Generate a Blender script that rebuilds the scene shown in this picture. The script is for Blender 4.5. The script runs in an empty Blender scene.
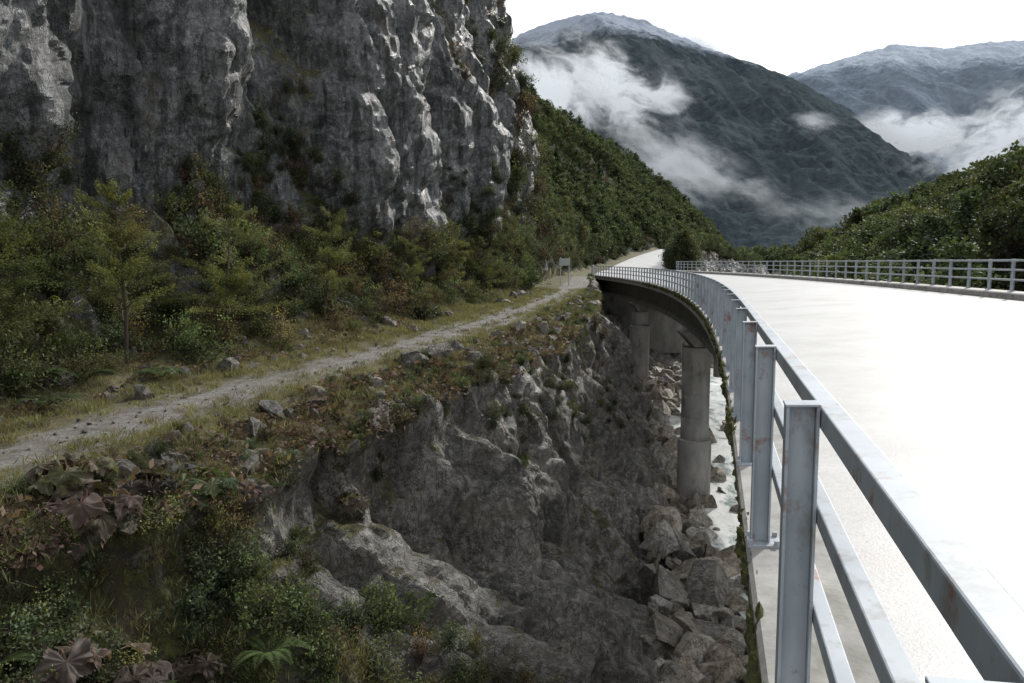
import bpy, bmesh, math, numpy as np
from mathutils import Vector
rad=math.radians
rng=np.random.default_rng(7)
SC=bpy.context.scene
SC.view_settings.view_transform='Standard'
try: SC.view_settings.look='None'
except Exception: pass
SC.view_settings.exposure=0

# ---------------------------------------------------------------- noise
M32=0xffffffff
def hsh(ix,iy,iz,s):
    n=(ix*73856093)^(iy*19349663)^(iz*83492791)^((s*2654435761)&M32)
    n=n&M32
    n=((n^(n>>16))*0x45d9f3b)&M32
    n=((n^(n>>16))*0x45d9f3b)&M32
    return ((n^(n>>16))&M32)/4294967296.0
def vnoise(p,s=0):
    i=np.floor(p).astype(np.int64); f=p-i
    u=f*f*f*(f*(f*6-15)+10)
    r=0
    for a in (0,1):
        for b in (0,1):
            for c in (0,1):
                w=(u[:,0] if a else 1-u[:,0])*(u[:,1] if b else 1-u[:,1])*(u[:,2] if c else 1-u[:,2])
                r=r+w*hsh(i[:,0]+a,i[:,1]+b,i[:,2]+c,s)
    return r*2-1
def fbm(p,o=4,s=0,g=.5):
    a=1;t=0;n=0
    for k in range(o):
        t=t+a*vnoise(p*(2.03**k)+k*17.3,s+k); n+=a; a*=g
    return t/n
def slabs(p,s=0,tilt=.8,k=2.6,flat=.3):
    """continuous upper envelope of randomly tilted flat blocks with bevelled sides; also returns a tone per block"""
    i=np.floor(p).astype(np.int64); best=np.full(len(p),-1e9); tone=np.zeros(len(p))
    for a in (-1,0,1):
        for b in (-1,0,1):
            for c in (-1,0,1):
                x=i[:,0]+a;y=i[:,1]+b;z=i[:,2]+c
                dx=p[:,0]-x-hsh(x,y,z,s);dy=p[:,1]-y-hsh(x,y,z,s+1);dz=p[:,2]-z-hsh(x,y,z,s+2)
                li=np.maximum(np.maximum(np.abs(dx),np.abs(dy)),np.abs(dz))
                v=hsh(x,y,z,s+3)*.9+tilt*((hsh(x,y,z,s+4)-.5)*dx+(hsh(x,y,z,s+5)-.5)*dy+(hsh(x,y,z,s+6)-.5)*dz)-k*np.maximum(li-flat,0)
                m=v>best; tone=np.where(m,hsh(x,y,z,s+7),tone); best=np.where(m,v,best)
    return best-.45,tone
def sst(a,b,x):
    t=np.clip((x-a)/(b-a),0,1); return t*t*(3-2*t)

# ---------------------------------------------------------------- mesh helpers
def mesh_data(name,V,F,mats,smooth=False,col=None):
    V=np.asarray(V,dtype=np.float32); F=np.asarray(F,dtype=np.int32)
    k=F.shape[1]
    me=bpy.data.meshes.new(name)
    me.vertices.add(len(V)); me.vertices.foreach_set('co',V.ravel())
    me.loops.add(F.size); me.loops.foreach_set('vertex_index',F.ravel())
    me.polygons.add(len(F)); me.polygons.foreach_set('loop_start',np.arange(0,F.size,k,dtype=np.int32))
    for m in (mats if isinstance(mats,(list,tuple)) else [mats]): 
        if m: me.materials.append(m)
    me.update(calc_edges=True)
    me.polygons.foreach_set('use_smooth',np.full(len(F),bool(smooth)))
    if col is not None:
        a=me.color_attributes.new('col','FLOAT_COLOR','POINT')
        c=np.ones((len(V),4),dtype=np.float32); c[:,:col.shape[1]]=col
        a.data.foreach_set('color',c.ravel())
    me.update()
    return me
def mesh_fast(name,V,F,mats,smooth=False,col=None,parent=None):
    ob=bpy.data.objects.new(name,mesh_data(name,V,F,mats,smooth,col)); SC.collection.objects.link(ob)
    if parent: ob.parent=parent
    return ob
def empty(name):
    e=bpy.data.objects.new(name,None); SC.collection.objects.link(e); return e
def grid_faces(nr,nc):
    r=np.arange(nr-1)[:,None]; c=np.arange(nc-1)[None,:]
    a=r*nc+c
    return np.stack([a,a+1,a+nc+1,a+nc],-1).reshape(-1,4)
class MB:
    def __init__(s): s.V=[];s.F=[];s.n=0
    def add(s,V,F):
        V=np.asarray(V,float);F=np.asarray(F,int); s.V.append(V); s.F.append(F+s.n); s.n+=len(V)
    def hexa(s,c8):
        s.add(c8,[[0,3,2,1],[4,5,6,7],[0,1,5,4],[1,2,6,5],[2,3,7,6],[3,0,4,7]])
    def tube(s,pts,r,n=8):
        pts=np.asarray(pts,float); r=np.broadcast_to(r,(len(pts),)); V=[]
        for i,p in enumerate(pts):
            t=pts[min(i+1,len(pts)-1)]-pts[max(i-1,0)]; t=t/np.linalg.norm(t)
            a=np.cross(t,[0,0,1.] if abs(t[2])<.9 else [1.,0,0]); a/=np.linalg.norm(a); b=np.cross(t,a)
            for k in range(n):
                an=2*math.pi*k/n; V.append(p+r[i]*(a*math.cos(an)+b*math.sin(an)))
        F=[]
        for i in range(len(pts)-1):
            for k in range(n): F.append([i*n+k,i*n+(k+1)%n,(i+1)*n+(k+1)%n,(i+1)*n+k])
        s.add(V,F)
    def out(s): return np.concatenate(s.V),np.concatenate(s.F)
def fromparts(name,mb,mat,parent=None,smooth=False,bevel=0):
    V,F=mb.out(); ob=mesh_fast(name,V,F,mat,smooth,parent=parent)
    if bevel:
        m=ob.modifiers.new('b','BEVEL'); m.width=bevel; m.segments=2; m.limit_method='ANGLE'
    return ob

# ---------------------------------------------------------------- material helpers
def newmat(name):
    m=bpy.data.materials.new(name); m.use_nodes=True; nt=m.node_tree; nt.nodes.clear()
    o=nt.nodes.new('ShaderNodeOutputMaterial'); b=nt.nodes.new('ShaderNodeBsdfPrincipled')
    nt.links.new(b.outputs[0],o.inputs[0]); return m,nt,b,o
class N:
    def __init__(s,nt): s.nt=nt; s.tc=nt.nodes.new('ShaderNodeTexCoord')
    def lk(s,a,b): s.nt.links.new(a,b)
    def map(s,sc,rot=(0,0,0)):
        m=s.nt.nodes.new('ShaderNodeMapping'); m.inputs['Scale'].default_value=sc; m.inputs['Rotation'].default_value=rot; s.lk(s.tc.outputs['Object'],m.inputs[0]); return m.outputs[0]
    def noise(s,scale,detail=6,rough=.55,vec=None,dist=0):
        n=s.nt.nodes.new('ShaderNodeTexNoise'); s.lk(vec or s.tc.outputs['Object'],n.inputs['Vector'])
        n.inputs['Scale'].default_value=scale;n.inputs['Detail'].default_value=detail;n.inputs['Roughness'].default_value=rough;n.inputs['Distortion'].default_value=dist
        return n.outputs['Fac']
    def ramp(s,f,stops):
        r=s.nt.nodes.new('ShaderNodeValToRGB'); s.lk(f,r.inputs[0]); e=r.color_ramp.elements
        while len(e)<len(stops): e.new(.5)
        for i,(p,c) in enumerate(stops):
            e[i].position=p; e[i].color=(c,c,c,1) if isinstance(c,(int,float)) else (*c,1)
        return r.outputs[0]
    def mix(s,f,a,b,mode='MIX'):
        m=s.nt.nodes.new('ShaderNodeMix'); m.data_type='RGBA'; m.blend_type=mode
        for i,v in ((0,f),(6,a),(7,b)):
            if isinstance(v,bpy.types.NodeSocket): s.lk(v,m.inputs[i])
            elif i==0: m.inputs[0].default_value=v
            else: m.inputs[i].default_value=(*v,1)
        return m.outputs[2]
    def math(s,op,a,b=0.,clamp=False):
        m=s.nt.nodes.new('ShaderNodeMath'); m.operation=op; m.use_clamp=clamp
        for i,v in ((0,a),(1,b)):
            if isinstance(v,bpy.types.NodeSocket): s.lk(v,m.inputs[i])
            else: m.inputs[i].default_value=v
        return m.outputs[0]
    def vmath(s,op,a,b):
        m=s.nt.nodes.new('ShaderNodeVectorMath'); m.operation=op
        for i,v in ((0,a),(1,b)):
            if isinstance(v,bpy.types.NodeSocket): s.lk(v,m.inputs[i])
            else: m.inputs[i].default_value=v
        return m.outputs['Value'] if op=='DOT_PRODUCT' else m.outputs[0]
    def facets(s,vec):
        v=s.nt.nodes.new('ShaderNodeTexVoronoi'); s.lk(vec,v.inputs['Vector']); v.inputs['Scale'].default_value=1
        d=s.vmath('SUBTRACT',vec,v.outputs['Position']); c=s.vmath('SUBTRACT',v.outputs['Color'],(.5,.5,.5))
        return s.vmath('DOT_PRODUCT',d,c), v.outputs['Color']
    def bump(s,h,st,dist,nrm=None):
        b=s.nt.nodes.new('ShaderNodeBump'); b.inputs['Strength'].default_value=st; b.inputs['Distance'].default_value=dist; s.lk(h,b.inputs['Height'])
        if nrm: s.lk(nrm,b.inputs['Normal'])
        return b.outputs[0]
    def attr(s,name='col'):
        a=s.nt.nodes.new('ShaderNodeAttribute'); a.attribute_name=name; return a
    def sep(s):
        a=s.attr(); x=s.nt.nodes.new('ShaderNodeSeparateColor'); s.lk(a.outputs['Color'],x.inputs[0]); return x
    def geoz(s):
        g=s.nt.nodes.new('ShaderNodeNewGeometry'); x=s.nt.nodes.new('ShaderNodeSeparateXYZ'); s.lk(g.outputs['Normal'],x.inputs[0]); return x.outputs[2]
    def posz(s):
        x=s.nt.nodes.new('ShaderNodeSeparateXYZ'); s.lk(s.tc.outputs['Object'],x.inputs[0]); return x.outputs[2]

def rock_mat(name,dark,mid,light,streak=1.0,spec=.5,rlo=.28,rhi=.7,veg=True,fb_=1.):
    m,nt,b,o=newmat(name); n=N(nt)
    big=n.noise(.6,5,.65); sm=n.noise(5,7,.8)
    fA,cA=n.facets(n.map((1.5,1.8,.9),(.3,.15,.2))); fB,cB=n.facets(n.map((4.5,5.,2.6),(-.3,.3,.1)))
    c=n.mix(n.ramp(big,[(.38,0),(.62,1)]),dark,mid)
    c=n.mix(n.ramp(sm,[(.46,0),(.66,.85)]),c,light)
    if veg:
        sep=n.sep(); g=n.math('ADD',.6,n.math('MULTIPLY',sep.outputs[1],.9))
        cg=nt.nodes.new('ShaderNodeCombineColor')
        for i in range(3): n.lk(g,cg.inputs[i])
        c=n.mix(1.,c,cg.outputs[0],'MULTIPLY')
    if streak:
        st=n.noise(1.0,6,.7,vec=n.map((1.8,1.8,.11)))
        c=n.mix(n.math('MULTIPLY',n.ramp(st,[(.49,0),(.58,1)]),.8*streak),c,(.02,.022,.02))
        c=n.mix(n.math('MULTIPLY',n.ramp(st,[(.33,1),(.42,0)]),.25*streak),c,(.30,.31,.31))
    ck=n.noise(.8,5,.65,vec=n.map((1.,2.2,.8),(.6,.2,.3))); cr=n.math('ABSOLUTE',n.math('SUBTRACT',ck,.5))
    ck2=n.noise(1.7,4,.6,vec=n.map((1.3,1.,.45),(-.5,.4,.2))); cr2=n.math('ABSOLUTE',n.math('SUBTRACT',ck2,.5))
    crm=n.math('MINIMUM',cr,cr2)
    crack=n.ramp(crm,[(0,1),(.010,0)])
    c=n.mix(n.math('MULTIPLY',crack,.7),c,(.012,.011,.01))
    c=n.mix(n.ramp(ck,[(.57,0),(.70,.45)]),c,(.12,.09,.055))
    if veg:
        vn=n.noise(1.3,6,.8)
        z=n.geoz(); f=n.math('MULTIPLY',z,.55); f=n.math('ADD',f,sep.outputs[0]); f=n.math('ADD',f,n.math('MULTIPLY',n.math('SUBTRACT',vn,.5),2.2))
        f=n.ramp(f,[(.70,0),(.82,1)])
        mc=n.mix(n.ramp(sm,[(.38,0),(.6,1)]),(.022,.027,.010),(.13,.125,.035)); mc=n.mix(n.ramp(ck2,[(.47,0),(.6,.8)]),mc,(.065,.05,.033))
        c=n.mix(f,c,mc)
        hc=n.mix(vn,(.012,.022,.010),(.05,.06,.022)); hc=n.mix(n.ramp(n.noise(.09,5,.65),[(.58,0),(.68,.7)]),hc,(.12,.10,.07))
        c=n.mix(sep.outputs[2],c,hc)
    else:
        oi=nt.nodes.new('ShaderNodeObjectInfo'); hs=nt.nodes.new('ShaderNodeHueSaturation'); n.lk(c,hs.inputs['Color'])
        n.lk(n.math('ADD',.65,n.math('MULTIPLY',oi.outputs['Random'],.9)),hs.inputs['Value'])
        n.lk(n.math('ADD',.6,n.math('FRACT',n.math('MULTIPLY',oi.outputs['Random'],9.7))),hs.inputs['Saturation']); c=hs.outputs[0]
    n.lk(c,b.inputs['Base Color'])
    r=n.ramp(big,[(.35,rhi),(.65,rlo)])
    if veg: r=n.math('MAXIMUM',n.math('MAXIMUM',r,n.math('MULTIPLY',f,.9)),sep.outputs[2])
    n.lk(r,b.inputs['Roughness']); b.inputs['Specular IOR Level'].default_value=spec
    h=n.math('MULTIPLY',fA,.75*fb_)
    h=n.math('ADD',h,n.math('MULTIPLY',fB,.28*fb_))
    h=n.math('ADD',h,n.math('MULTIPLY',sm,.17))
    h=n.math('ADD',h,n.math('MULTIPLY',n.ramp(crm,[(0,0),(.02,1)]),.05))
    n.lk(n.bump(h,1.,1.),b.inputs['Normal'])
    return m
M_rock=rock_mat('cliff_rock',(.055,.058,.062),(.13,.135,.138),(.29,.295,.295),.95,.65,.32,.62)
M_rock2=rock_mat('lower_cliff_rock',(.085,.08,.072),(.20,.19,.172),(.40,.385,.355),.5,.5,.38,.72)
M_boul=rock_mat('boulder_rock',(.24,.21,.175),(.42,.38,.33),(.62,.59,.54),0,.4,.5,.8,veg=False,fb_=.3)
M_stone=rock_mat('stone_rock',(.10,.09,.077),(.20,.185,.16),(.36,.34,.31),0,.4,.5,.8,veg=False,fb_=.3)
def ledge_mat():
    m,nt,b,o=newmat('ledge_ground'); n=N(nt)
    sep=n.sep(); n6=n.noise(6,5,.75); n14=n.noise(1.4,5,.7)
    g=n.mix(n.noise(2.2,5,.7),(.05,.06,.02),(.18,.165,.06)); g=n.mix(n.ramp(n6,[(.40,0),(.6,.9)]),g,(.09,.07,.045))
    gr=n.mix(n6,(.10,.095,.085),(.26,.25,.23))
    f=n.math('ADD',sep.outputs[1],n.math('MULTIPLY',n.math('SUBTRACT',n14,.5),1.3)); f=n.ramp(f,[(.4,0),(.6,1)])
    n.lk(n.mix(f,g,gr),b.inputs['Base Color']); b.inputs['Roughness'].default_value=.9
    n.lk(n.bump(n6,.9,.15),b.inputs['Normal']); return m
M_ledge=ledge_mat()
def simple(name,c1,c2,scale,rough=.8,bs=.5,bd=.02,c3=None,metal=0,spec=.5,sc3=2.,st3=((.55,0),(.7,1)),vecs=None,r2=None,c4=None,sc4=.5,st4=((.5,0),(.6,.7))):
    m,nt,b,o=newmat(name); n=N(nt)
    v=n.map(vecs) if vecs else None
    base=n.noise(scale,5,.7,vec=v)
    c=n.mix(n.ramp(base,[(.35,0),(.65,1)]),c1,c2)
    if c3: c=n.mix(n.ramp(n.noise(sc3,5,.7,vec=v),list(st3)),c,c3)
    if c4: c=n.mix(n.ramp(n.noise(sc4,5,.75),list(st4)),c,c4)
    n.lk(c,b.inputs['Base Color'])
    if r2 is not None: n.lk(n.ramp(base,[(.35,rough),(.65,r2)]),b.inputs['Roughness'])
    else: b.inputs['Roughness'].default_value=rough
    b.inputs['Metallic'].default_value=metal; b.inputs['Specular IOR Level'].default_value=spec
    if bs: n.lk(n.bump(n.noise(scale*3,4,.7),bs,bd),b.inputs['Normal'])
    return m
M_gravel=simple('gravel',(.11,.105,.095),(.33,.32,.30),14,.9,1.,.06,(.12,.10,.08),sc3=1.6,st3=((.42,0),(.62,.8)),c4=(.085,.08,.04),sc4=1.1,st4=((.54,0),(.63,.85)))
M_conc=simple('concrete',(.20,.195,.185),(.33,.32,.30),1.8,.8,.3,.01,(.09,.085,.075),sc3=1.0,vecs=(1,1,.35))
M_kerb=simple('kerb_concrete',(.18,.175,.165),(.33,.32,.30),3,.7,.5,.01,(.11,.11,.08),sc3=1.2)
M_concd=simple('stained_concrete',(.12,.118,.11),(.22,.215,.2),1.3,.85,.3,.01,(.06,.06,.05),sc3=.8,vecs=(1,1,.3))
M_road=simple('pale_road_surface',(.34,.339,.335),(.50,.498,.49),16,.42,.5,.006,(.30,.298,.29),sc3=.5,st3=((.42,0),(.7,.8)),r2=.6,c4=(.42,.36,.33),sc4=.8,st4=((.58,0),(.68,.6)))
M_steel=simple('painted_steel',(.27,.31,.35),(.38,.42,.46),2.2,.55,.3,.003,(.17,.17,.16),sc3=6,st3=((.55,0),(.68,.7)),c4=(.22,.10,.055),sc4=4,st4=((.57,0),(.65,.75)),vecs=(1,1,.5))
M_moss=simple('moss',(.04,.05,.01),(.13,.13,.025),14,.95,1.,.05,(.05,.04,.02),sc3=5)
def leaf_mat(name,tr=.3):
    m,nt,b,o=newmat(name); n=N(nt); a=n.attr(); oi=nt.nodes.new('ShaderNodeObjectInfo')
    hs=nt.nodes.new('ShaderNodeHueSaturation'); n.lk(a.outputs['Color'],hs.inputs['Color'])
    n.lk(n.math('ADD',.465,n.math('MULTIPLY',oi.outputs['Random'],.055)),hs.inputs['Hue'])
    n.lk(n.math('ADD',.7,n.math('MULTIPLY',n.math('FRACT',n.math('MULTIPLY',oi.outputs['Random'],7.31)),.95)),hs.inputs['Value'])
    hs.inputs['Saturation'].default_value=.82
    n.lk(hs.outputs[0],b.inputs['Base Color']); b.inputs['Roughness'].default_value=.65; b.inputs['Specular IOR Level'].default_value=.18
    t=nt.nodes.new('ShaderNodeBsdfTranslucent'); n.lk(n.mix(1.,hs.outputs[0],(1.4,1.4,.7),'MULTIPLY'),t.inputs[0])
    x=nt.nodes.new('ShaderNodeMixShader'); x.inputs[0].default_value=tr; n.lk(b.outputs[0],x.inputs[1]); n.lk(t.outputs[0],x.inputs[2]); n.lk(x.outputs[0],o.inputs[0]); return m
M_leaf=leaf_mat('foliage')

# ---------------------------------------------------------------- plan curves
CAM=(0,0,1.6)
yt=np.arange(-40,560,1.0)
def _L(y): return np.where(y<=8,.31+.25*y,.31+.25*y-(np.maximum(y-8,0))**2/500)
Lx=np.where(yt<=95,_L(yt),np.interp(yt,[95,130,180,230,280,340,420,520,560],[8.92,15,27,42,60,85,116,150,165]))
kk=np.exp(-np.arange(-30,31)**2/(2*10.**2)); kk/=kk.sum()
Ls=np.convolve(np.pad(Lx,30,mode='edge'),kk,'valid')
bl=sst(84,104,yt); Lx=Lx*(1-bl)+Ls*bl
def L(y): return np.interp(y,yt,Lx)
def zR(y): return np.interp(y,[-40,95,130,180,230,260,300,360,520],[0,0,.3,2.6,5.2,5.4,3.,0,0])
def sup(y): return .04*(1-sst(95,130,y))
def pos(y,w,z):
    y=np.asarray(y,float); e=.5; tx=(L(y+e)-L(y-e)); ty=2*e; l=np.sqrt(tx*tx+ty*ty); nx=ty/l; ny=-tx/l
    w=np.asarray(w,float)
    return np.stack([L(y)+nx*w, y+ny*w+0*L(y), zR(y)+sup(y)*w+z],-1)
SY=[-15,0,6,11.5,13,16.6,21,28,37,48,65,80,92]
Ea=[-9,-9,-8,-6,-4.6,-3.8,-1.8,1.1,3.2,5.2,7.1,8.0,8.8]
Ba=[5,4,3.6,3.0,3.0,3.8,4.8,5.8,7.6,9.6,11.8,14,17]
CY=[-15,0,6,13.7,18,23.6,28,37,50,65,80,92]; CX=[-13,-11.5,-10.6,-8.9,-7.9,-5.9,-4.0,-.9,2.5,5.0,6.9,8.0]
FY=[-15,0,6,13.7,18,23.6,28,37,50,58,65,80,92]; FX=[-18.5,-17,-16,-14.4,-13.5,-11.5,-9,-6.3,-1.8,1.2,2.8,4.3,5.6]
def smo(y,X,Y,s=2.0):
    r=0
    for d,w in ((-s,.25),(0,.5),(s,.25)): r=r+w*np.interp(y+d,X,Y)
    return r
def Cx(y): return smo(y,CY,CX)
def zP(y): return np.where(y<92,smo(y,[-15,0,13.7,23.6,37,50,65,80,92],[-2.2,-2,-1.85,-1.6,-1.1,-.7,-.35,-.12,-.06]),zR(y)-.12)
def Ex(y): return smo(y,SY,Ea,1.2)*(1-sst(92.5,98,y))+(L(y)+12)*sst(92.5,98,y)
def Bx(y): return smo(y,SY,Ba,1.2)*(1-sst(86,98,y))+(L(y)+19)*sst(86,98,y)
def Fx(y):
    b=sst(88,96,y); return smo(y,FY,FX)*(1-b)+(L(y)-3)*b

ys=[-10.]
while ys[-1]<520: ys.append(ys[-1]+max(.11,.0045*abs(ys[-1])))
ys=np.array(ys); NR=len(ys)
hb=sst(60,112,ys)
zp=zP(ys); E=Ex(ys); B=Bx(ys); C=Cx(ys); Fo=Fx(ys)
late=sst(90,97,ys)
K=[]
K.append((B+4,-13.+0*ys,.2)); K.append((B,-11.6+0*ys,1))
K.append((B+(E-B)*.32,-8.6+0*ys,1)); K.append((B+(E-B)*.68,-5.2+0*ys+zp*.2,1))
K.append((E+.35,zp-1.3,.9)); K.append((E,zp-.18,.4))
K.append(((C+1.5)*(1-late)+(L(ys)+10.8)*late,zp,0)); K.append(((C-1.5)*(1-late)+(L(ys)-.8)*late,zp,0))
K.append(((C-2.8)*(1-late)+(Fo+.8)*late,zp+.12,.12)); K.append((Fo,zp+1.2*(1-late)+.3*late,.6))
wall=[(-.6,4.5),(-1.2,10.5),(-2.2,18),(-4.,26),(-14,40),(-45,60)]
hill=[(-5,5),(-12,12.5),(-24,24.5),(-43,42),(-78,68),(-160,108)]
bo=-2.6*np.exp(-((ys-33.)/2.2)**2)+1.6*np.exp(-((ys-40)/3.)**2)-1.2*np.exp(-((ys-47)/1.8)**2)+.8*np.exp(-((ys-53)/2.5)**2)-1.0*np.exp(-((ys-24)/1.5)**2)
for i,(a,b) in enumerate(zip(wall,hill)):
    K.append((Fo+a[0]*(1-hb)+b[0]*hb+bo*(1-hb),zp+1.0+a[1]*(1-hb)+b[1]*hb,1))
res=[6,64,64,62,18,34,12,14,24,66,80,70,44,34,24]
cols=[];colz=[];colm=[];colk=[]
for k in range(len(K)-1):
    n=res[k]
    for j in range(n+(k==len(K)-2)):
        t=j/n
        cols.append(K[k][0]*(1-t)+K[k+1][0]*t); colz.append(K[k][1]*(1-t)+K[k+1][1]*t)
        colm.append(K[k][2]*(1-t)+K[k+1][2]*t+0*ys); colk.append(k+t)
X=np.stack(cols,1);Z=np.stack(colz,1);Mk=np.stack(colm,1);Kc=np.array(colk)[None,:]+0*X;Y=ys[:,None]+0*X
NC=X.shape[1]
P=np.stack([X,Y,Z],-1)
du=np.gradient(P,axis=1); dv=np.gradient(P,axis=0); nr=np.cross(du,dv); nr/=np.linalg.norm(nr,axis=-1,keepdims=True)+1e-9
if nr[:,:,2].mean()<0: nr=-nr
for _ in range(10):
    nr[:,1:-1]=(nr[:,:-2]+2*nr[:,1:-1]+nr[:,2:])/4
nr/=np.linalg.norm(nr,axis=-1,keepdims=True)
p=P.reshape(-1,3)
far=sst(60,110,p[:,1])
def rotm(ax,ay,az):
    cx,sx,cy,sy,cz,sz=math.cos(ax),math.sin(ax),math.cos(ay),math.sin(ay),math.cos(az),math.sin(az)
    return np.array([[1,0,0],[0,cx,-sx],[0,sx,cx]])@np.array([[cy,0,sy],[0,1,0],[-sy,0,cy]])@np.array([[cz,-sz,0],[sz,cz,0],[0,0,1]])
pr=p@rotm(.2,.12,.3).T; pr2=p@rotm(-.35,.15,.1).T
f1,t1=slabs(pr*np.array([.2,.26,.09]),11,1.0,3.2,.36)
f2,t2=slabs(pr2*np.array([.5,.55,.25]),31,1.3,3.4,.34)
f3,t3=slabs(pr*np.array([1.25,1.25,.7]),51,1.5,3.2,.32)
f4,t4=slabs(pr2*np.array([2.8,2.5,1.7]),61,1.5,2.6,.3)
fb=fbm(p*.55,4,71,.5); fh=fbm(p*.045,5,91)
nearw=1-sst(30,55,p[:,1])
disp=(f1*1.6+f2*.75+f3*.30+f4*.09*nearw+fb*.05)*(1-far)+(fh*5+fb*1.0+f2*.5)*far
soil=1-sst(10.5,14.,p[:,1])
low=(Kc.ravel()<5)
disp=np.where(low,disp*(1-soil*.5),disp)
disp=disp*Mk.ravel()
P2=p+nr.reshape(-1,3)*disp[:,None]
kc=Kc.ravel()
led=np.clip(1-np.abs(kc-5.5)/.7,0,1)
P2[:,2]+=led*(fbm(p*.6,4,33)*.38+np.maximum(f2,0)*.3)
G3=P2.reshape(NR,NC,3)
nz=fbm(p*.25,4,101); nz2=fbm(p*np.array([.45,.45,.12]),4,111)
crev=np.clip(-(f1*.6+f2*.6)-.05,0,.5)
veg=np.zeros(len(p))
veg=np.where(low,.04+.65*soil+.45*np.clip(kc-3.4,0,1)+.35*nz+crev*.4,veg)
veg=np.where((kc>=5)&(kc<9),.55,veg)
rec=np.exp(-((p[:,1]-33.3)/2.4)**2)+np.exp(-((p[:,1]-48.5)/2.0)**2)*.8
upk=kc>=9
veg=np.where(upk,np.clip(.6-(kc-9)*.7,-.25,1)+.8*nz2+.6*rec*(kc<13)+crev*.7-.03,veg)
veg=np.where(upk,veg*(1-sst(54,72,p[:,1]))+sst(54,72,p[:,1])*(.75+.9*nz),veg)
gra=np.clip(1-np.abs(kc-6.5)/.75,0,1)*.85
tone=t1*.3+t2*.35+t3*.35
G_=np.where((kc>=5)&(kc<9),gra,tone)
colr=np.stack([np.clip(veg,-.5,1.2),G_,sst(62,80,p[:,1])*(kc>8)],-1).astype(np.float32)
def sub(name,c0,c1,mat,sm=True):
    V=G3[:,c0:c1+1].reshape(-1,3); cc=colr.reshape(NR,NC,3)[:,c0:c1+1].reshape(-1,3)
    return mesh_fast(name,V,grid_faces(NR,c1-c0+1),mat,sm,cc)
i5=int(np.argmax(Kc[0]>=5)); i9=int(np.argmax(Kc[0]>=9))
sub('rock_cliff',i9,NC-1,M_rock,False); sub('ground',i5,i9,M_ledge); sub('rock_cliff',0,i5,M_rock2,False)

# gravel path
py=np.arange(-9,93,.25); W=np.linspace(-1,1,15)
hw=1.05+.30*fbm(np.stack([py*.6,py*0,py*0],1),3,3)
sl=np.gradient(Cx(py),py)
PX=Cx(py)[:,None]+W[None,:]*hw[:,None]*np.sqrt(1+.5*sl**2)[:,None]; PY=py[:,None]+0*PX
PZ=zP(py)[:,None]+.035-.05*(np.abs(W)[None,:]**5)-.03*np.exp(-((np.abs(W)-.55)/.15)**2)[None,:]
pp=np.stack([PX,PY,PZ],-1).reshape(-1,3); pp[:,2]+=fbm(pp*1.5,3,8)*.03
mesh_fast('gravel_path',pp,grid_faces(len(py),15),M_gravel,True)

# ---------------------------------------------------------------- ground sheet
sx=np.linspace(-1,1,330); gx=20+ (np.sinh(sx*6.2)/math.sinh(6.2))*7000
sy=np.linspace(-1,1,330); gy=90+(np.sinh(sy*5.8)/math.sinh(5.8))*7000
GX,GY=np.meshgrid(gx,gy)
def Gh(x,y):
    q=np.stack([x,y,0*x],-1).reshape(-1,3)
    n1=fbm(q*.12,4,201).reshape(x.shape); n2=fbm(q*.01,4,205).reshape(x.shape)
    z=-11.75+n1*.45
    yy=np.clip(y,40,600)
    u=x-(.33*yy+5)
    hr=.58*np.clip(u,0,None); hr=75*(1-np.exp(-hr/75))
    hr=hr*(1+.25*n2)*sst(20,60,y)*(1-sst(330,700,y))
    z=z+np.where(u>0,2.5*sst(0,6,u),0)+hr
    z=z+sst(250,900,y)*(9+n2*4)
    return z
GZ=Gh(GX,GY)
gp=np.stack([GX,GY,GZ],-1).reshape(-1,3)
gv=np.clip(sst(-10.8,-8.5,gp[:,2])+sst(180,400,np.abs(gp[:,1])),0,1)
def ground_mat():
    m,nt,b,o=newmat('valley_ground'); n=N(nt); sep=n.sep()
    c=n.mix(n.noise(2.5,5,.7),(.15,.14,.125),(.38,.36,.33)); g=n.mix(n.noise(.15,5,.75),(.015,.026,.012),(.05,.055,.022))
    n.lk(n.mix(sep.outputs[0],c,g),b.inputs['Base Color']); b.inputs['Roughness'].default_value=.9
    n.lk(n.bump(n.noise(4,4,.7),.8,.15),b.inputs['Normal']); return m
mesh_fast('terrain',gp,grid_faces(330,330),ground_mat(),True,np.stack([gv,gv,gv],-1))

# river
rv=np.arange(-30,200,.6); rc=np.interp(rv,[-30,0,25,45,60,90,150,200],[11.0,11.0,11.0,13.3,16.2,27,52,75]); rw=np.interp(rv,[-30,30,40,60,200],[3.,3.1,3.9,5.0,9])
W=np.linspace(-1,1,24)
RX=rc[:,None]+W*rw[:,None]; RY=rv[:,None]+0*RX
q=np.stack([RX,RY,0*RX],-1).reshape(-1,3); q[:,2]=-10.95+.16*fbm(q*1.1,4,9)
m,nt,b,o=newmat('river_water'); n=N(nt)
n.lk(n.mix(n.ramp(n.noise(.9,5,.7,vec=n.map((1,.4,1))),[(.38,0),(.5,1)]),(.26,.32,.31),(.85,.87,.86)),b.inputs['Base Color']); b.inputs['Roughness'].default_value=.15
n.lk(n.bump(n.noise(2.5,4,.7),.6,.1),b.inputs['Normal'])
mesh_fast('river',q,grid_faces(len(rv),24),m,True)

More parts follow.
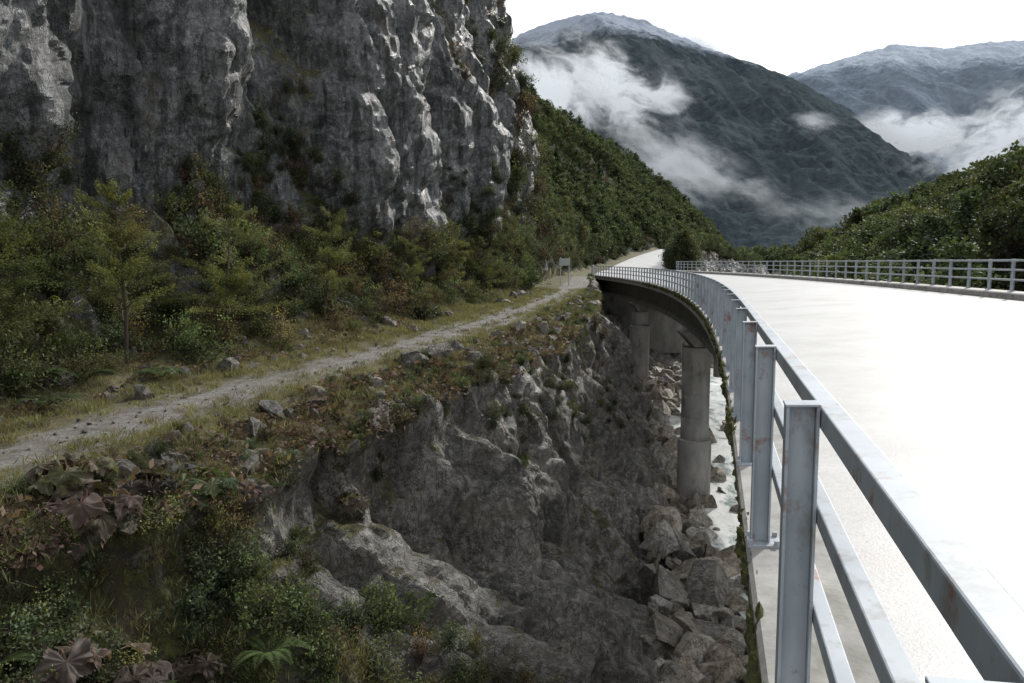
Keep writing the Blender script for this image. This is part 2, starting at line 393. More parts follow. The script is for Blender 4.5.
# ---------------------------------------------------------------- bridge
def sweep(name,prof,ya,yb,step,mat,parent=None,smooth=False):
    yy=np.linspace(ya,yb,max(2,int((yb-ya)/step)+1)); n=len(prof)
    V=np.stack([pos(yy,w,z) for w,z in prof],1).reshape(-1,3)
    F=[]
    for i in range(len(yy)-1):
        for k in range(n): F.append([i*n+k,i*n+(k+1)%n,(i+1)*n+(k+1)%n,(i+1)*n+k])
    ob=mesh_fast(name,V,F,mat,smooth,parent=parent)
    bm=bmesh.new(); bm.from_mesh(ob.data); bm.verts.ensure_lookup_table()
    for s in (0,len(yy)-1):
        try: bm.faces.new([bm.verts[s*n+k] for k in range(n)])
        except Exception: pass
    bmesh.ops.recalc_face_normals(bm,faces=bm.faces); bm.to_mesh(ob.data); bm.free()
    return ob
br=empty('concrete_bridge')
Y0,Y1=-14,95.5
sweep('deck_slab',[(-.06,0),(-.06,-.28),(1.0,-.30),(9.2,-.30),(10.14,-.28),(10.14,0)],Y0,Y1,1.,M_conc,br)
sweep('kerb_beam',[(-.09,.004),(-.09,.10),(-.07,.12),(.38,.12),(.41,.09),(.41,.004)],Y0,Y1,1.,M_kerb,br)
sweep('kerb_beam_far',[(9.47,.004),(9.47,.22),(9.5,.25),(10.15,.25),(10.17,.22),(10.17,.004)],Y0,Y1,1.,M_kerb,br)
for i,w in enumerate((1.1,3.8,6.4,9.0)):
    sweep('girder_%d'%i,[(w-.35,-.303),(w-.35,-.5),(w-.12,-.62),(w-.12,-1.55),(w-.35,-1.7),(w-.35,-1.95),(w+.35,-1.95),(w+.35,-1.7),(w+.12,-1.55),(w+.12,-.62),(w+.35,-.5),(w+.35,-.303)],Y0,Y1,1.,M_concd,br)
def pier(y,zb,nm,cw=(1.15,8.6),r=.72):
    mb=MB(); c=[]
    for z in (-2.75,-1.955):
        for yy,w in ((y-.75,.2),(y-.75,9.8),(y+.75,9.8),(y+.75,.2)):
            c.append(pos(y,w if z>-2.5 else (w+.7 if w<5 else w-.7),z)+np.array([0,yy-y,0]))
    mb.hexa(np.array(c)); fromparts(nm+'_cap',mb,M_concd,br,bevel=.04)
    for j,w in enumerate(cw):
        c0=pos(y,w,0); mb=MB()
        zz=[];rr=[]
        z=zb+1.5
        while z<-2.8:
            z1=min(z+1.2,-2.76); zz+= [z,z+.02,z1-.02]; rr+=[r-.012,r,r]; z=z1
        zz.append(-2.755); rr.append(r)
        mb.tube([[c0[0],c0[1],a] for a in zz],rr,28)
        fromparts(nm+'_column_%d'%j,mb,M_conc,br,smooth=True)
        mb=MB(); s=r*1.2; z0,z1=zb-3,zb+1.55
        mb.tube([[c0[0],c0[1],z] for z in (z0,z1-.03,z1)],[s,s,s-.03],40); mb.tube([[c0[0],c0[1],z1],[c0[0],c0[1],z1+.001]],[s-.03,.01],40)
        fromparts(nm+'_footing_%d'%j,mb,M_conc,br,smooth=False)
pier(41,-9.1,'pier_a'); pier(70,-5.5,'pier_b'); pier(8,-11.5,'pier_c',(4.2,8.8))
mb=MB(); c=[]
for z in (-9,-.31):
    for y_,w in ((92.5,-.4),(92.5,10.4),(96,10.4),(96,-.4)): c.append(pos(y_,w,0)*[1,1,0]+[0,0,z])
mb.hexa(np.array(c)); fromparts('abutment',mb,M_concd,br,bevel=.05)
sweep('road',[(.41,.008),(.41,.05),(5,.085),(9.47,.05),(9.47,.008)],Y0,Y1+1,1.,M_road)
sweep('road',[(.2,-.3),(.2,.06),(5,.09),(9.8,.06),(9.8,-.3)],Y1+1.02,420,2.,M_road)

def railing(wo,side,name,ya,yb,base,step=1.68,phase=2.42):
    e=empty(name); mb=MB(); s=side
    yy=phase+step*np.arange(math.ceil((ya-phase)/step),int((yb-phase)/step)+1)
    zt=base+1.05; zb=base
    def bx(y,t0,t1,w0,w1,z0,z1):
        t=pos(y+.5,0,0)-pos(y-.5,0,0); t[2]=0; t/=np.linalg.norm(t)
        c=[]
        for z in (z0,z1):
            for (tt,w) in ((t0,w0),(t0,w1),(t1,w1),(t1,w0)): c.append(pos(y,wo+s*w,z)+t*tt)
        mb.hexa(np.array(c))
    for y in yy:
        bx(y,-.04,.04,0,.010,zb,zt-.008)
        bx(y,-.04,.04,.088,.098,zb,zt-.008)
        bx(y,-.005,.005,.0105,.0875,zb,zt-.008)
        bx(y,-.043,.043,-.003,.100,zt-.0075,zt)
        bx(y,-.09,.09,-.015,.15,zb-.004,zb+.012)
        for a in (-.07,.07):
            for w in (.0,.13): bx(y,a-.012,a+.012,w-.012,w+.012,zb+.0125,zb+.035)
    fromparts('posts',mb,M_steel,e,bevel=.0015)
    for i,(z,h,wd) in enumerate(((base+1.005,.034,.064),(base+.70,.030,.05),(base+.38,.030,.05))):
        w0=wo+s*.1010; w1=wo+s*(.101+wd)
        ob=sweep('rail_%d'%i,[(w0,z-h),(w0,z+h),(w1,z+h),(w1,z-h)],ya,yb,.7,M_steel,e)
        m=ob.modifiers.new('b','BEVEL'); m.width=.005; m.segments=2; m.limit_method='ANGLE'
    return e
railing(-.07,1,'bridge_railing',Y0,97,.12)
railing(10.0,-1,'bridge_railing',Y0,97,.25)
yy=np.arange(-6,60,.04); a=np.linspace(-.4,3.6,13); V=[]
q=np.stack([yy,yy*0,yy*0],1); amp=.04+.05*fbm(q*2.2,4,5)
for k,an in enumerate(a):
    r=np.clip(amp+.03*vnoise(np.stack([yy*9,yy*0+k*2.3,yy*0],1),6)+.02*vnoise(np.stack([yy*25,yy*0+k*5.3,yy*0],1),6),.004,.2)
    V.append(pos(yy,-.075-r*math.sin(an)*.8,.03+r*math.cos(an)*1.6))
mesh_fast('moss_strip',np.stack(V,1).reshape(-1,3),grid_faces(len(yy),13),M_moss,False)

# ---------------------------------------------------------------- boulders
def ico(sub=2):
    bm=bmesh.new(); bmesh.ops.create_icosphere(bm,subdivisions=sub,radius=1); V=np.array([v.co[:] for v in bm.verts]); F=np.array([[v.index for v in f.verts] for f in bm.faces]); bm.free(); return V,F
IV,IF=ico(4)
def rock_t(seed):
    r=np.random.default_rng(seed); V=IV*np.array([1,r.uniform(.6,1),r.uniform(.45,.85)])*1.25
    for k in range(15):
        d=r.normal(size=3); d/=np.linalg.norm(d); h=r.uniform(.32,.74)
        s=V@d; V=V-np.maximum(s-h,0)[:,None]*d
    V+=fbm(V*3+seed,3,seed)[:,None]*.03*IV
    return V,IF
RT=[rock_t(i) for i in range(9)]
INST={}
def scatter(name,T,pts,sc,mat,full=False,tilt=.06):
    pts=np.asarray(pts,float); n=len(pts); sc=np.asarray(sc,float)
    if full: tilt=.5
    a=rng.uniform(0,2*math.pi,n); z=np.stack([rng.normal(0,tilt,n),rng.normal(0,tilt,n),np.ones(n)],1); z/=np.linalg.norm(z,axis=1,keepdims=True)
    xx=np.stack([np.cos(a),np.sin(a),0*a],1); xx-=z*np.sum(xx*z,1,keepdims=True); xx/=np.linalg.norm(xx,axis=1,keepdims=True); yy=np.cross(z,xx)
    ch=rng.integers(0,len(T),n); root=empty(name)
    for k in range(len(T)):
        m_=ch==k
        if not m_.any(): continue
        c=pts[m_]; s=sc[m_][:,None]*.5; X_=xx[m_]*s; Y_=yy[m_]*s
        V=np.stack([c-X_-Y_,c+X_-Y_,c+X_+Y_,c-X_+Y_],1).reshape(-1,3)
        ins=mesh_fast(name+'_group_%d'%k,V,np.arange(len(V)).reshape(-1,4),None,parent=root)
        key=(id(T[k]),mat.name)
        if key not in INST:
            t=T[k]; INST[key]=mesh_data('part',t[0],t[1],mat,False,t[2] if len(t)>2 else None)
        ch_o=bpy.data.objects.new('piece_%d'%k,INST[key]); SC.collection.objects.link(ch_o); ch_o.parent=ins
        ins.instance_type='FACES'; ins.use_instance_faces_scale=True; ins.instance_faces_scale=1.0
        ins.show_instancer_for_render=False; ins.show_instancer_for_viewport=False
    return root
n=4600
by=rng.uniform(12,110,n); bs=np.exp(rng.normal(-1.0,.6,n)) 
bxx=Bx(by)+rng.uniform(-1.3,1,n)+np.abs(rng.normal(0,3.0,n))
rx=np.interp(by,rv,rc)
inriver=(np.abs(bxx-rx)<np.interp(by,rv,rw)*.9)&(rng.random(n)<.94)
keep=~inriver; by,bs,bxx=by[keep],np.clip(bs[keep],.1,1.25),bxx[keep]
bz=-11.6+np.maximum(0,(Bx(by)+.6-bxx))*.8+bs*.35+rng.uniform(0,.45,len(by))
scatter('river_boulders',RT,np.stack([bxx,by,bz],1),bs,M_boul,True)
n=1600; by=rng.uniform(36,170,n); bs=np.clip(np.exp(rng.normal(-.4,.5,n)),.3,2.2); bxx=np.interp(by,rv,rc)+np.interp(by,rv,rw)*.8+np.abs(rng.normal(0,7,n))
scatter('river_boulders',RT,np.stack([bxx,by,Gh(bxx,by)+bs*.3],1),bs,M_boul,True)
def surf(kmin,kmax,ymin,ymax,n,rs=rng):
    ci=np.where((Kc[0]>=kmin)&(Kc[0]<kmax))[0]
    yv=rs.uniform(ymin,ymax,n); r=np.clip(np.searchsorted(ys,yv),0,NR-1); c=rs.choice(ci,n)
    return G3[r,c].copy(),Kc[r,c]
a1,_=surf(4.9,5.9,9,70,1900); a2,_=surf(7.0,9,8,60,700); pts=np.concatenate([a1,a2]); s=np.clip(np.exp(rng.normal(-2.2,.65,len(pts))),.035,.5)
RS=[rock_t(i+30) for i in range(6)]
scatter('roadside_stones',RS,pts+[0,0,.01],s,M_stone,True)
a3,_=surf(6.0,7.0,10,60,500); scatter('path_stones',RS,a3+[0,0,.04],np.clip(np.exp(rng.normal(-3.2,.4,len(a3))),.02,.1),M_stone,True)
for (x,y,s) in ((-2.3,25.2,.75),(-1.4,26.3,.4),(-3.6,20.6,.3),(.3,33,.45),(-5.3,16,.28),(-2.9,24.4,.4)):
    zz=zP(np.array([y]))[0]; V,F=RT[int(abs(x*10))%9]
    mesh_fast('boulder',V*s+[x,y,zz+s*.25],F,M_stone)

# ---------------------------------------------------------------- plants
def leafquads(c,d,nrm,ln,wd):
    d=d/np.linalg.norm(d,axis=1,keepdims=True); s=np.cross(d,nrm); s/=np.linalg.norm(s,axis=1,keepdims=True)+1e-9
    ln=ln[:,None];wd=wd[:,None]
    V=np.stack([c,c+d*ln*.5+s*wd*.5,c+d*ln,c+d*ln*.5-s*wd*.5],1)
    return V.reshape(-1,3),np.arange(len(c)*4).reshape(-1,4)
def tmerge(parts):
    V=[];F=[];C=[];o=0
    for v,f,c in parts: V.append(v);F.append(f+o);C.append(c);o+=len(v)
    return np.concatenate(V),np.concatenate(F),np.concatenate(C)
def tubec(pts,r,col,n=4):
    mb=MB(); mb.tube(pts,r,n); V,F=mb.out(); return V,F,np.tile(np.array(col,float),(len(V),1))
BARK=(.07,.055,.04)
def shrub_t(seed,nl=900,ls=.07,cols=((.035,.06,.018),(.10,.12,.035)),h=1.,spread=.75,cs=.065):
    r=np.random.default_rng(seed); parts=[];tips=[];wt=[]
    for k in range(r.integers(10,15)):
        a=r.uniform(0,6.28); el=r.uniform(.35,1.45); ln=r.uniform(.55,1.1)
        e=np.array([math.cos(a)*math.cos(el)*spread*1.2,math.sin(a)*math.cos(el)*spread*1.2,math.sin(el)*h])*ln
        m=e*.5+r.normal(0,.06,3); parts.append(tubec([np.zeros(3),m,e],[.016,.011,.003],BARK,3))
        for j in range(7):
            t=r.uniform(.3,1); b=e*t+r.normal(0,.15,3)*np.array([1,1,.7]); tips.append(b); wt.append(r.uniform(.3,1.7))
            parts.append(tubec([e*t*.9,b],[.006,.002],BARK,3))
    tips=np.array(tips); wt=np.array(wt)/np.sum(wt); ch=r.choice(len(tips),nl,p=wt)
    cl=r.uniform(.5,1.5,len(tips))
    c=tips[ch]+r.normal(0,cs,(nl,3)); c[:,2]=np.maximum(c[:,2],.02)
    d=r.normal(0,1,(nl,3)); d[:,2]+=.3; nn=r.normal(0,1,(nl,3)); nn[:,2]+=1.2
    V,F=leafquads(c,d,nn,r.uniform(.6,1.3,nl)*ls,r.uniform(.35,.6,nl)*ls)
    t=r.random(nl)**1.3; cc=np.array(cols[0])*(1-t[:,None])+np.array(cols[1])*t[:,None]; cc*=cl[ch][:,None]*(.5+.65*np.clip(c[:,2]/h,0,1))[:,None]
    parts.append((V,F,np.repeat(cc,4,0))); return tmerge(parts)
G1=((.035,.06,.018),(.12,.145,.04)); G2=((.05,.075,.018),(.20,.20,.05)); G3c=((.07,.06,.02),(.27,.18,.05)); G4=((.035,.055,.028),(.11,.145,.06)); G5=((.06,.045,.025),(.15,.10,.05))
T1=((.02,.038,.014),(.07,.09,.03)); T2=((.035,.05,.016),(.12,.12,.04)); T4=((.022,.038,.02),(.065,.085,.038))
SH=[shrub_t(1,1900,.06,G1),shrub_t(2,1900,.055,G2),shrub_t(3,1300,.085,G4,1.2,.6),shrub_t(4,1900,.06,G1,1.1),shrub_t(5,1600,.05,G2,.8,.9),shrub_t(6,1200,.045,G3c),shrub_t(7,1100,.10,G4),shrub_t(8,1200,.05,G5,1.1),shrub_t(9,900,.11,G1,.9,.9)]
SHf=[shrub_t(11,800,.09,G1),shrub_t(12,800,.09,T2),shrub_t(13,800,.09,T4),shrub_t(14,700,.09,G5),shrub_t(15,800,.09,T1)]
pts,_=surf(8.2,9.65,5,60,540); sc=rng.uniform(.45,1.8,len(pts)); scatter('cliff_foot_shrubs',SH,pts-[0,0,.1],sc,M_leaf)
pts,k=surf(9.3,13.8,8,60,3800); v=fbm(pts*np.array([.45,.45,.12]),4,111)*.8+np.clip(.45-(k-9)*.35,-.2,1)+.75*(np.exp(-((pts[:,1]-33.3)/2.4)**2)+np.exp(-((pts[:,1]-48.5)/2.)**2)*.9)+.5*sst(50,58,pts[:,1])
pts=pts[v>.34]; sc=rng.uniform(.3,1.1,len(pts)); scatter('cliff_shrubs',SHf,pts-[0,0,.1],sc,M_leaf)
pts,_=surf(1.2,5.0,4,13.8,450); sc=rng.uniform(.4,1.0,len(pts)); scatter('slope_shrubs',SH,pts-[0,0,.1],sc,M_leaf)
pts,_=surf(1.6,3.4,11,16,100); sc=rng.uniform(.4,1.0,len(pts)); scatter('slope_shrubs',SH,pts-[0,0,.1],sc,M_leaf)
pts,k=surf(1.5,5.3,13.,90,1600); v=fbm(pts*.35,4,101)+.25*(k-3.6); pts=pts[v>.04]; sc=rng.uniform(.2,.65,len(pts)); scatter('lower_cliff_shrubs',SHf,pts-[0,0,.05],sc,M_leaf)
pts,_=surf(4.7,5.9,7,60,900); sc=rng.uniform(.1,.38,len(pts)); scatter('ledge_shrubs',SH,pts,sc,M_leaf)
def tuft_t(seed,nb=36,cols=((.085,.095,.03),(.21,.19,.08))):
    r=np.random.default_rng(seed); c=np.zeros((nb,3)); c[:,:2]=r.normal(0,.16,(nb,2)); d=r.normal(0,.5,(nb,3)); d[:,2]=r.uniform(.5,1.2,nb)
    V,F=leafquads(c,d,r.normal(0,1,(nb,3)),r.uniform(.12,.32,nb),r.uniform(.012,.022,nb)); t=r.random((nb,1))
    return V,F,np.repeat(np.array(cols[0])*(1-t)+np.array(cols[1])*t,4,0)
TU=[tuft_t(i) for i in range(5)]
a1,_=surf(4.9,6.35,6,60,3400); a2,_=surf(6.65,8.7,6,60,3400); a3,_=surf(2.5,5,5,14,1400); pts=np.concatenate([a1,a2,a3]); sc=rng.uniform(.3,1.0,len(pts)); scatter('grass',TU,pts,sc,M_leaf)
def dead_t(seed):
    r=np.random.default_rng(seed); nb=40; c=r.normal(0,.2,(nb,3)); c[:,2]=np.abs(c[:,2])*.5; d=r.normal(0,1,(nb,3)); d[:,2]*=.5; nn=r.normal(0,.6,(nb,3)); nn[:,2]+=1
    V,F=leafquads(c,d,nn,r.uniform(.06,.2,nb),r.uniform(.04,.11,nb)); t=r.random((nb,1)); return V,F,np.repeat(np.array((.045,.03,.02))*(1-t)+np.array((.13,.08,.05))*t,4,0)
DE=[dead_t(i) for i in range(5)]
a1,_=surf(4.7,5.8,7,36,560); a2,_=surf(7.6,8.8,8,34,160); pts=np.concatenate([a1,a2]); scatter('dead_leaves',DE,pts+[0,0,.05],rng.uniform(.4,1.2,len(pts)),M_leaf)
def gunnera(x,y,z,s,seed,cols):
    r=np.random.default_rng(seed); parts=[]
    for k in range(9):
        a=6.28*k/9+r.uniform(-.3,.3); ln=r.uniform(.4,.8)
        e=np.array([math.cos(a)*ln,math.sin(a)*ln,r.uniform(.15,.55)]); parts.append(tubec([[0,0,0],e*[.45,.45,1.1],e],[.03,.022,.014],(.09,.05,.03),5))
        nA,nR=61,10; V=[];R0=r.uniform(.36,.58); dn=np.array([math.cos(a),math.sin(a),-r.uniform(.3,1.3)]); dn/=np.linalg.norm(dn); sd=np.array([-math.sin(a),math.cos(a),0]); up=np.cross(sd,dn)
        if up[2]<0: up=-up
        ph=r.uniform(0,6); th=np.linspace(-2.75,2.75,nA)
        for j in range(nR):
            g=j/(nR-1); q_=np.stack([np.cos(th)*g*2.5+seed,np.sin(th)*g*2.5+k*3.,0*th],1); wob=vnoise(q_,seed)
            rr=R0*g*(1-.3*np.abs(np.sin(th*2.4+.4))*g-.06*(np.arange(nA)%2)*g)*(1+.15*wob)
            V.append(e+dn*(rr*np.cos(th)*.9)[:,None]+sd*(rr*np.sin(th))[:,None]+up*(.035*np.cos(th*12)*g-.9*rr*rr+.12*wob*g+.06*np.sin(th*3+ph)*g)[:,None])
        V=np.concatenate(V); F=grid_faces(nR,nA); t=r.uniform(.5,1.2); c=np.array(cols[r.integers(0,len(cols))])*t
        cc=np.tile(c,(len(V),1))*(1+.45*vnoise(V*9,5))[:,None]
        parts.append((V,F,cc))
    V,F,C_=tmerge(parts); return mesh_fast('gunnera_plant',V*s+[x,y,z],F,M_leaf,False,C_)
def gz(x,y):
    r=int(np.clip(np.searchsorted(ys,y),0,NR-1)); c=int(np.argmin(np.abs(G3[r,:,0]-x)+(Kc[0]>9)*5)); return G3[r,c,2]
brn=[(.075,.055,.042),(.095,.07,.048),(.06,.048,.04),(.07,.064,.033)]
for i,(x,y,s) in enumerate(((-5.9,9.9,.85),(-5.2,9.2,.7),(-6.3,11.4,.8),(-4.9,11.8,.6),(-5.4,13.3,.7),(-12.6,15.5,1.),(-3.6,17.6,.5),(-6.9,12.2,.7),(-5.9,12.6,.6),(-5.6,10.6,.8))):
    gunnera(x,y,gz(x,y)+.15,s,i+3,brn if i!=4 else [(.05,.08,.03),(.07,.09,.03)])
def fern(x,y,z,s,seed):
    r=np.random.default_rng(seed); parts=[]
    for k in range(13):
        a=r.uniform(0,6.28); ln=r.uniform(.7,1.1); t=np.linspace(0,1,26)[:,None]; dirh=np.array([math.cos(a),math.sin(a),0])
        pt=dirh*ln*t+np.array([0,0,1])*(1.0*t-.95*t*t)*ln; sd=np.array([-math.sin(a),math.cos(a),0.])
        parts.append(tubec(pt[::3],.008,(.06,.07,.02),3))
        for sg in (-1,1):
            w=(np.sin(np.linspace(.15,3.1,26))*.18+.02); d=sd*sg+dirh*.35+np.zeros((26,3)); V,F=leafquads(pt,d,np.tile([0,0,1.],(26,1)),w,w*.2+.015)
            parts.append((V,F,np.tile(np.array((.06,.10,.022))*r.uniform(.7,1.3),(len(V),1))))
    V,F,C_=tmerge(parts); mesh_fast('fern',V*s+[x,y,z],F,M_leaf,False,C_)
for i,(x,y,s) in enumerate(((-12.2,16.6,1.),(-13.3,18,1.2),(-9.3,21,.8),(-4.,12.5,.7),(-13.8,21,1.1),(-6.4,9.3,.6),(-11.3,18.4,1.1),(-10.6,19.6,.9),(-4.6,9.6,.7),(-3.6,10.8,.7),(-5.3,11.2,.6),(-11.9,15.2,.9),(-10.4,17.6,.8))): fern(x,y,gz(x,y)+.15+(1.3 if i in(1,4) else 0),s,i)
def beech(x,y,z,h,seed,col=((.05,.075,.02),(.16,.17,.045)),name='beech_tree'):
    r=np.random.default_rng(seed); parts=[]
    lean=r.normal(0,.08,2); top=np.array([lean[0]*h,lean[1]*h,h]); parts.append(tubec([[0,0,-.5],top*.35+r.normal(0,.08,3),top*.7,top],[.012*h,.009*h,.005*h,.002*h],BARK,7))
    nbr=int(9*h)
    for k in range(nbr):
        t=r.uniform(.2,1); base=top*t; a=r.uniform(0,6.28); ln=((1.15-t)*h*.34+.2)*r.uniform(.25,1.5)
        d=np.array([math.cos(a),math.sin(a),r.uniform(.0,.8)]); e=base+d*ln; m=base+d*ln*.5+[0,0,.05*ln]
        parts.append(tubec([base,m,e-[0,0,.08*ln]],[.006*h*.6+.004,.006,.002],BARK,4))
        sd=np.array([-math.sin(a),math.cos(a),0]); nl=int(150+240*ln); tt=r.uniform(.15,1.05,nl); off=r.normal(0,.17,nl)*(1.15-tt)*ln+r.normal(0,.03,nl)
        c=base+d*ln*tt[:,None]+sd*off[:,None]; c[:,2]+=r.normal(0,.06,nl)-.1*np.abs(off)-.08*ln*tt**2
        dd=d+sd*np.sign(off)[:,None]*.9+r.normal(0,.45,(nl,3)); nn=np.tile([0,0,1.],(nl,1))+r.normal(0,.5,(nl,3))
        V,F=leafquads(c,dd,nn,r.uniform(.04,.08,nl),r.uniform(.022,.04,nl)); q=r.random((nl,1)); cc=(np.array(col[0])*(1-q)+np.array(col[1])*q)*r.uniform(.6,1.25)
        parts.append((V,F,np.repeat(cc,4,0)))
    V,F,C_=tmerge(parts); mesh_fast(name,V+[x,y,z],F,M_leaf,False,C_)
for i,(x,y,h) in enumerate(((-11.8,17.6,5.2),(-13.1,19.6,5.8),(-10.6,21.7,4.8),(-9.2,25.7,4.4),(-7.4,31,4.4),(-4.7,38.5,3.2),(-2.8,43,3.2),(-1.6,48.,3.4))): beech(x,y,zP(np.array([y]))[0]+.4,h,i+40)
def tree_t(seed,nc=16,per=22,ls=.13,cols=G1,slim=.3,cone=False):
    r=np.random.default_rng(seed); parts=[tubec([[0,0,-.1],[r.normal(0,.02),r.normal(0,.02),.45],[r.normal(0,.04),0,.92]],[.025,.017,.004],BARK,5)]
    for k in range(nc):
        z=r.uniform(.18,1)
        if cone: R=slim*(1.05-z)*1.15*r.uniform(.2,1.1)
        else: R=slim*math.sin(min(1,(1.08-z)*1.5)*1.5)*r.uniform(.3,1.15)
        a=r.uniform(0,6.28); c0=np.array([math.cos(a)*R,math.sin(a)*R,z*.95])
        parts.append(tubec([[0,0,z*.8],c0],[.008,.002],BARK,3))
        c=c0+r.normal(0,1,(per,3))*np.array([.05,.05,.026]); d=r.normal(0,1,(per,3)); nn=r.normal(0,.8,(per,3)); nn[:,2]+=1
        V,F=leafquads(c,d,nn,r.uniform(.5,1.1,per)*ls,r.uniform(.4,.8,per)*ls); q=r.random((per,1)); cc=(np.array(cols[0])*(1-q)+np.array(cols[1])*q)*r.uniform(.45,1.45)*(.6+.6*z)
        parts.append((V,F,np.repeat(cc,4,0)))
    return tmerge(parts)
TR=[tree_t(i,60,42,.042,(T1,T4,T1,T2,T4)[i%5],(.3,.2,.38,.26,.33)[i%5],i in(1,6)) for i in range(8)]
TRl=[tree_t(20+i,28,22,.085,(T1,T4,T1)[i%3],(.3,.22,.38)[i%3],i==1) for i in range(6)]
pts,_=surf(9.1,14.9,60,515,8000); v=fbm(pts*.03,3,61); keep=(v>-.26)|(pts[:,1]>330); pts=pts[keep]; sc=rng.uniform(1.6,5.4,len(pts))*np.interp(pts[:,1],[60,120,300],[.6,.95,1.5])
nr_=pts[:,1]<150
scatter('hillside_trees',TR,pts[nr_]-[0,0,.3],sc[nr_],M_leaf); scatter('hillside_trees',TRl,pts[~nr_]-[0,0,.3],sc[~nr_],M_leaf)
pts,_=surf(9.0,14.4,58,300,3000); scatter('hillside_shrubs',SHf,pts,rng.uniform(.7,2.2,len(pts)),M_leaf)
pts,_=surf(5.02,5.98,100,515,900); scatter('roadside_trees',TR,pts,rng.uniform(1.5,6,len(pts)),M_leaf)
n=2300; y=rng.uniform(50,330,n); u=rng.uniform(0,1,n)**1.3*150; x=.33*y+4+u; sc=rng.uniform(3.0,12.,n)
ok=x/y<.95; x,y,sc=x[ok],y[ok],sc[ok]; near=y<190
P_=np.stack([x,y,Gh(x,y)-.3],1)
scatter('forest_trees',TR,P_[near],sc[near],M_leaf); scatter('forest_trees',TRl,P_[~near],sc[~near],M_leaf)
n=2800; y=rng.uniform(300,1150,n); x=y*rng.uniform(.18,.75,n); ok=x>np.interp(y,[300,500],[110,180]); x,y=x[ok],y[ok]
scatter('valley_forest',TRl,np.stack([x,y,Gh(x,y)-.5],1),rng.uniform(8,20,len(x)),M_leaf)

# ---------------------------------------------------------------- mountains
f=796.
def mountain(name,pxs,pys,Dc,r0,seed,mat,zb=-14,amp=1.,na=520,nr_=300,back=1.25,pw=1.05):
    px=np.linspace(pxs[0],pxs[-1],na); tn=(px-512)/f; el=(262-np.interp(px,pxs,pys))/f
    D=np.full(na,float(Dc))
    t=np.concatenate([np.linspace(0,1,nr_),np.linspace(1.01,back,30)])
    A=tn[:,None]+0*t[None,:]; rr=r0+(D[:,None]-r0)*t[None,:]
    zc=(el*D+1.6)[:,None]
    h=np.where(t<=1,np.clip(t,0,1)**pw,1-(t-1)*1.6)[None,:]
    Xm=A*rr; Ym=rr+0*A; Zm=zb+(zc-zb)*h
    s=D.mean(); q=np.stack([Xm,Ym,Zm*0],-1).reshape(-1,3)/s
    def ridged(sc,sd_): return (1-np.abs(fbm(q*np.array(sc)+fbm(q*6,3,sd_+7)[:,None]*.25,3,sd_))*2.4).reshape(Xm.shape)
    env=np.clip(1-np.abs(t-.5)*2,0,1)[None,:]**.6; env2=np.minimum(1,env+.12)
    Zm=Zm+s*amp*(.03*(ridged((5,2.5,1),seed)-.5)*env+.014*(ridged((16,9,1),seed+20)-.5)*env2+.005*(ridged((45,30,1),seed+40)-.5)*env2+.0018*fbm(q*190,3,seed+3).reshape(Xm.shape))
    V=np.stack([Xm,Ym,Zm],-1).reshape(-1,3)
    return mesh_fast(name,V,grid_faces(na,len(t))[:,::-1],mat,True)
def mt_mat(name,c1,c2,snowz,snowc,sc):  # bluish base colours carry aerial haze painted in, no haze volume
    m,nt,b,o=newmat(name); n=N(nt)
    fn=n.noise(sc,6,.8)
    c=n.mix(n.ramp(fn,[(.42,0),(.6,1)]),c1,c2)
    c=n.mix(n.ramp(n.noise(sc*.08,6,.7),[(.45,0),(.6,.5)]),c,tuple(v*1.3 for v in c2))
    z=n.math('ADD',n.posz(),n.math('MULTIPLY',n.noise(.006,8,.8),snowz[1])); z=n.math('DIVIDE',n.math('SUBTRACT',z,snowz[0]),100.)
    c=n.mix(n.ramp(z,[(0,0),(1,.9)]),c,snowc)
    n.lk(c,b.inputs['Base Color']); b.inputs['Roughness'].default_value=1; b.inputs['Specular IOR Level'].default_value=0
    n.lk(n.bump(fn,1.,16),b.inputs['Normal']); return m
MA=mt_mat('mountain_forest',(.042,.058,.070),(.078,.098,.108),(1010,500),(.42,.47,.56),.05)  # distance haze painted into the blue-grey forest and snow colours
MB_=mt_mat('mountain_far',(.12,.15,.19),(.18,.215,.255),(1400,600),(.42,.47,.55),.025)  # paler and bluer: more distance haze painted into the colour
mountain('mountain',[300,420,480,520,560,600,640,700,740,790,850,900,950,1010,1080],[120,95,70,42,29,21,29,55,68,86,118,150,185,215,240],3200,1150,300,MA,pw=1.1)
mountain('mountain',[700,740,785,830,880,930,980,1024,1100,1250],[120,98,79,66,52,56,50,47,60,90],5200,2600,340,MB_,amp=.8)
mountain('mountain',[900,960,1024,1100,1250],[228,205,172,140,110],1900,900,360,mt_mat('mountain_near',(.035,.055,.062),(.06,.085,.09),(3000,100),(.5,.5,.5),.05),amp=.7)

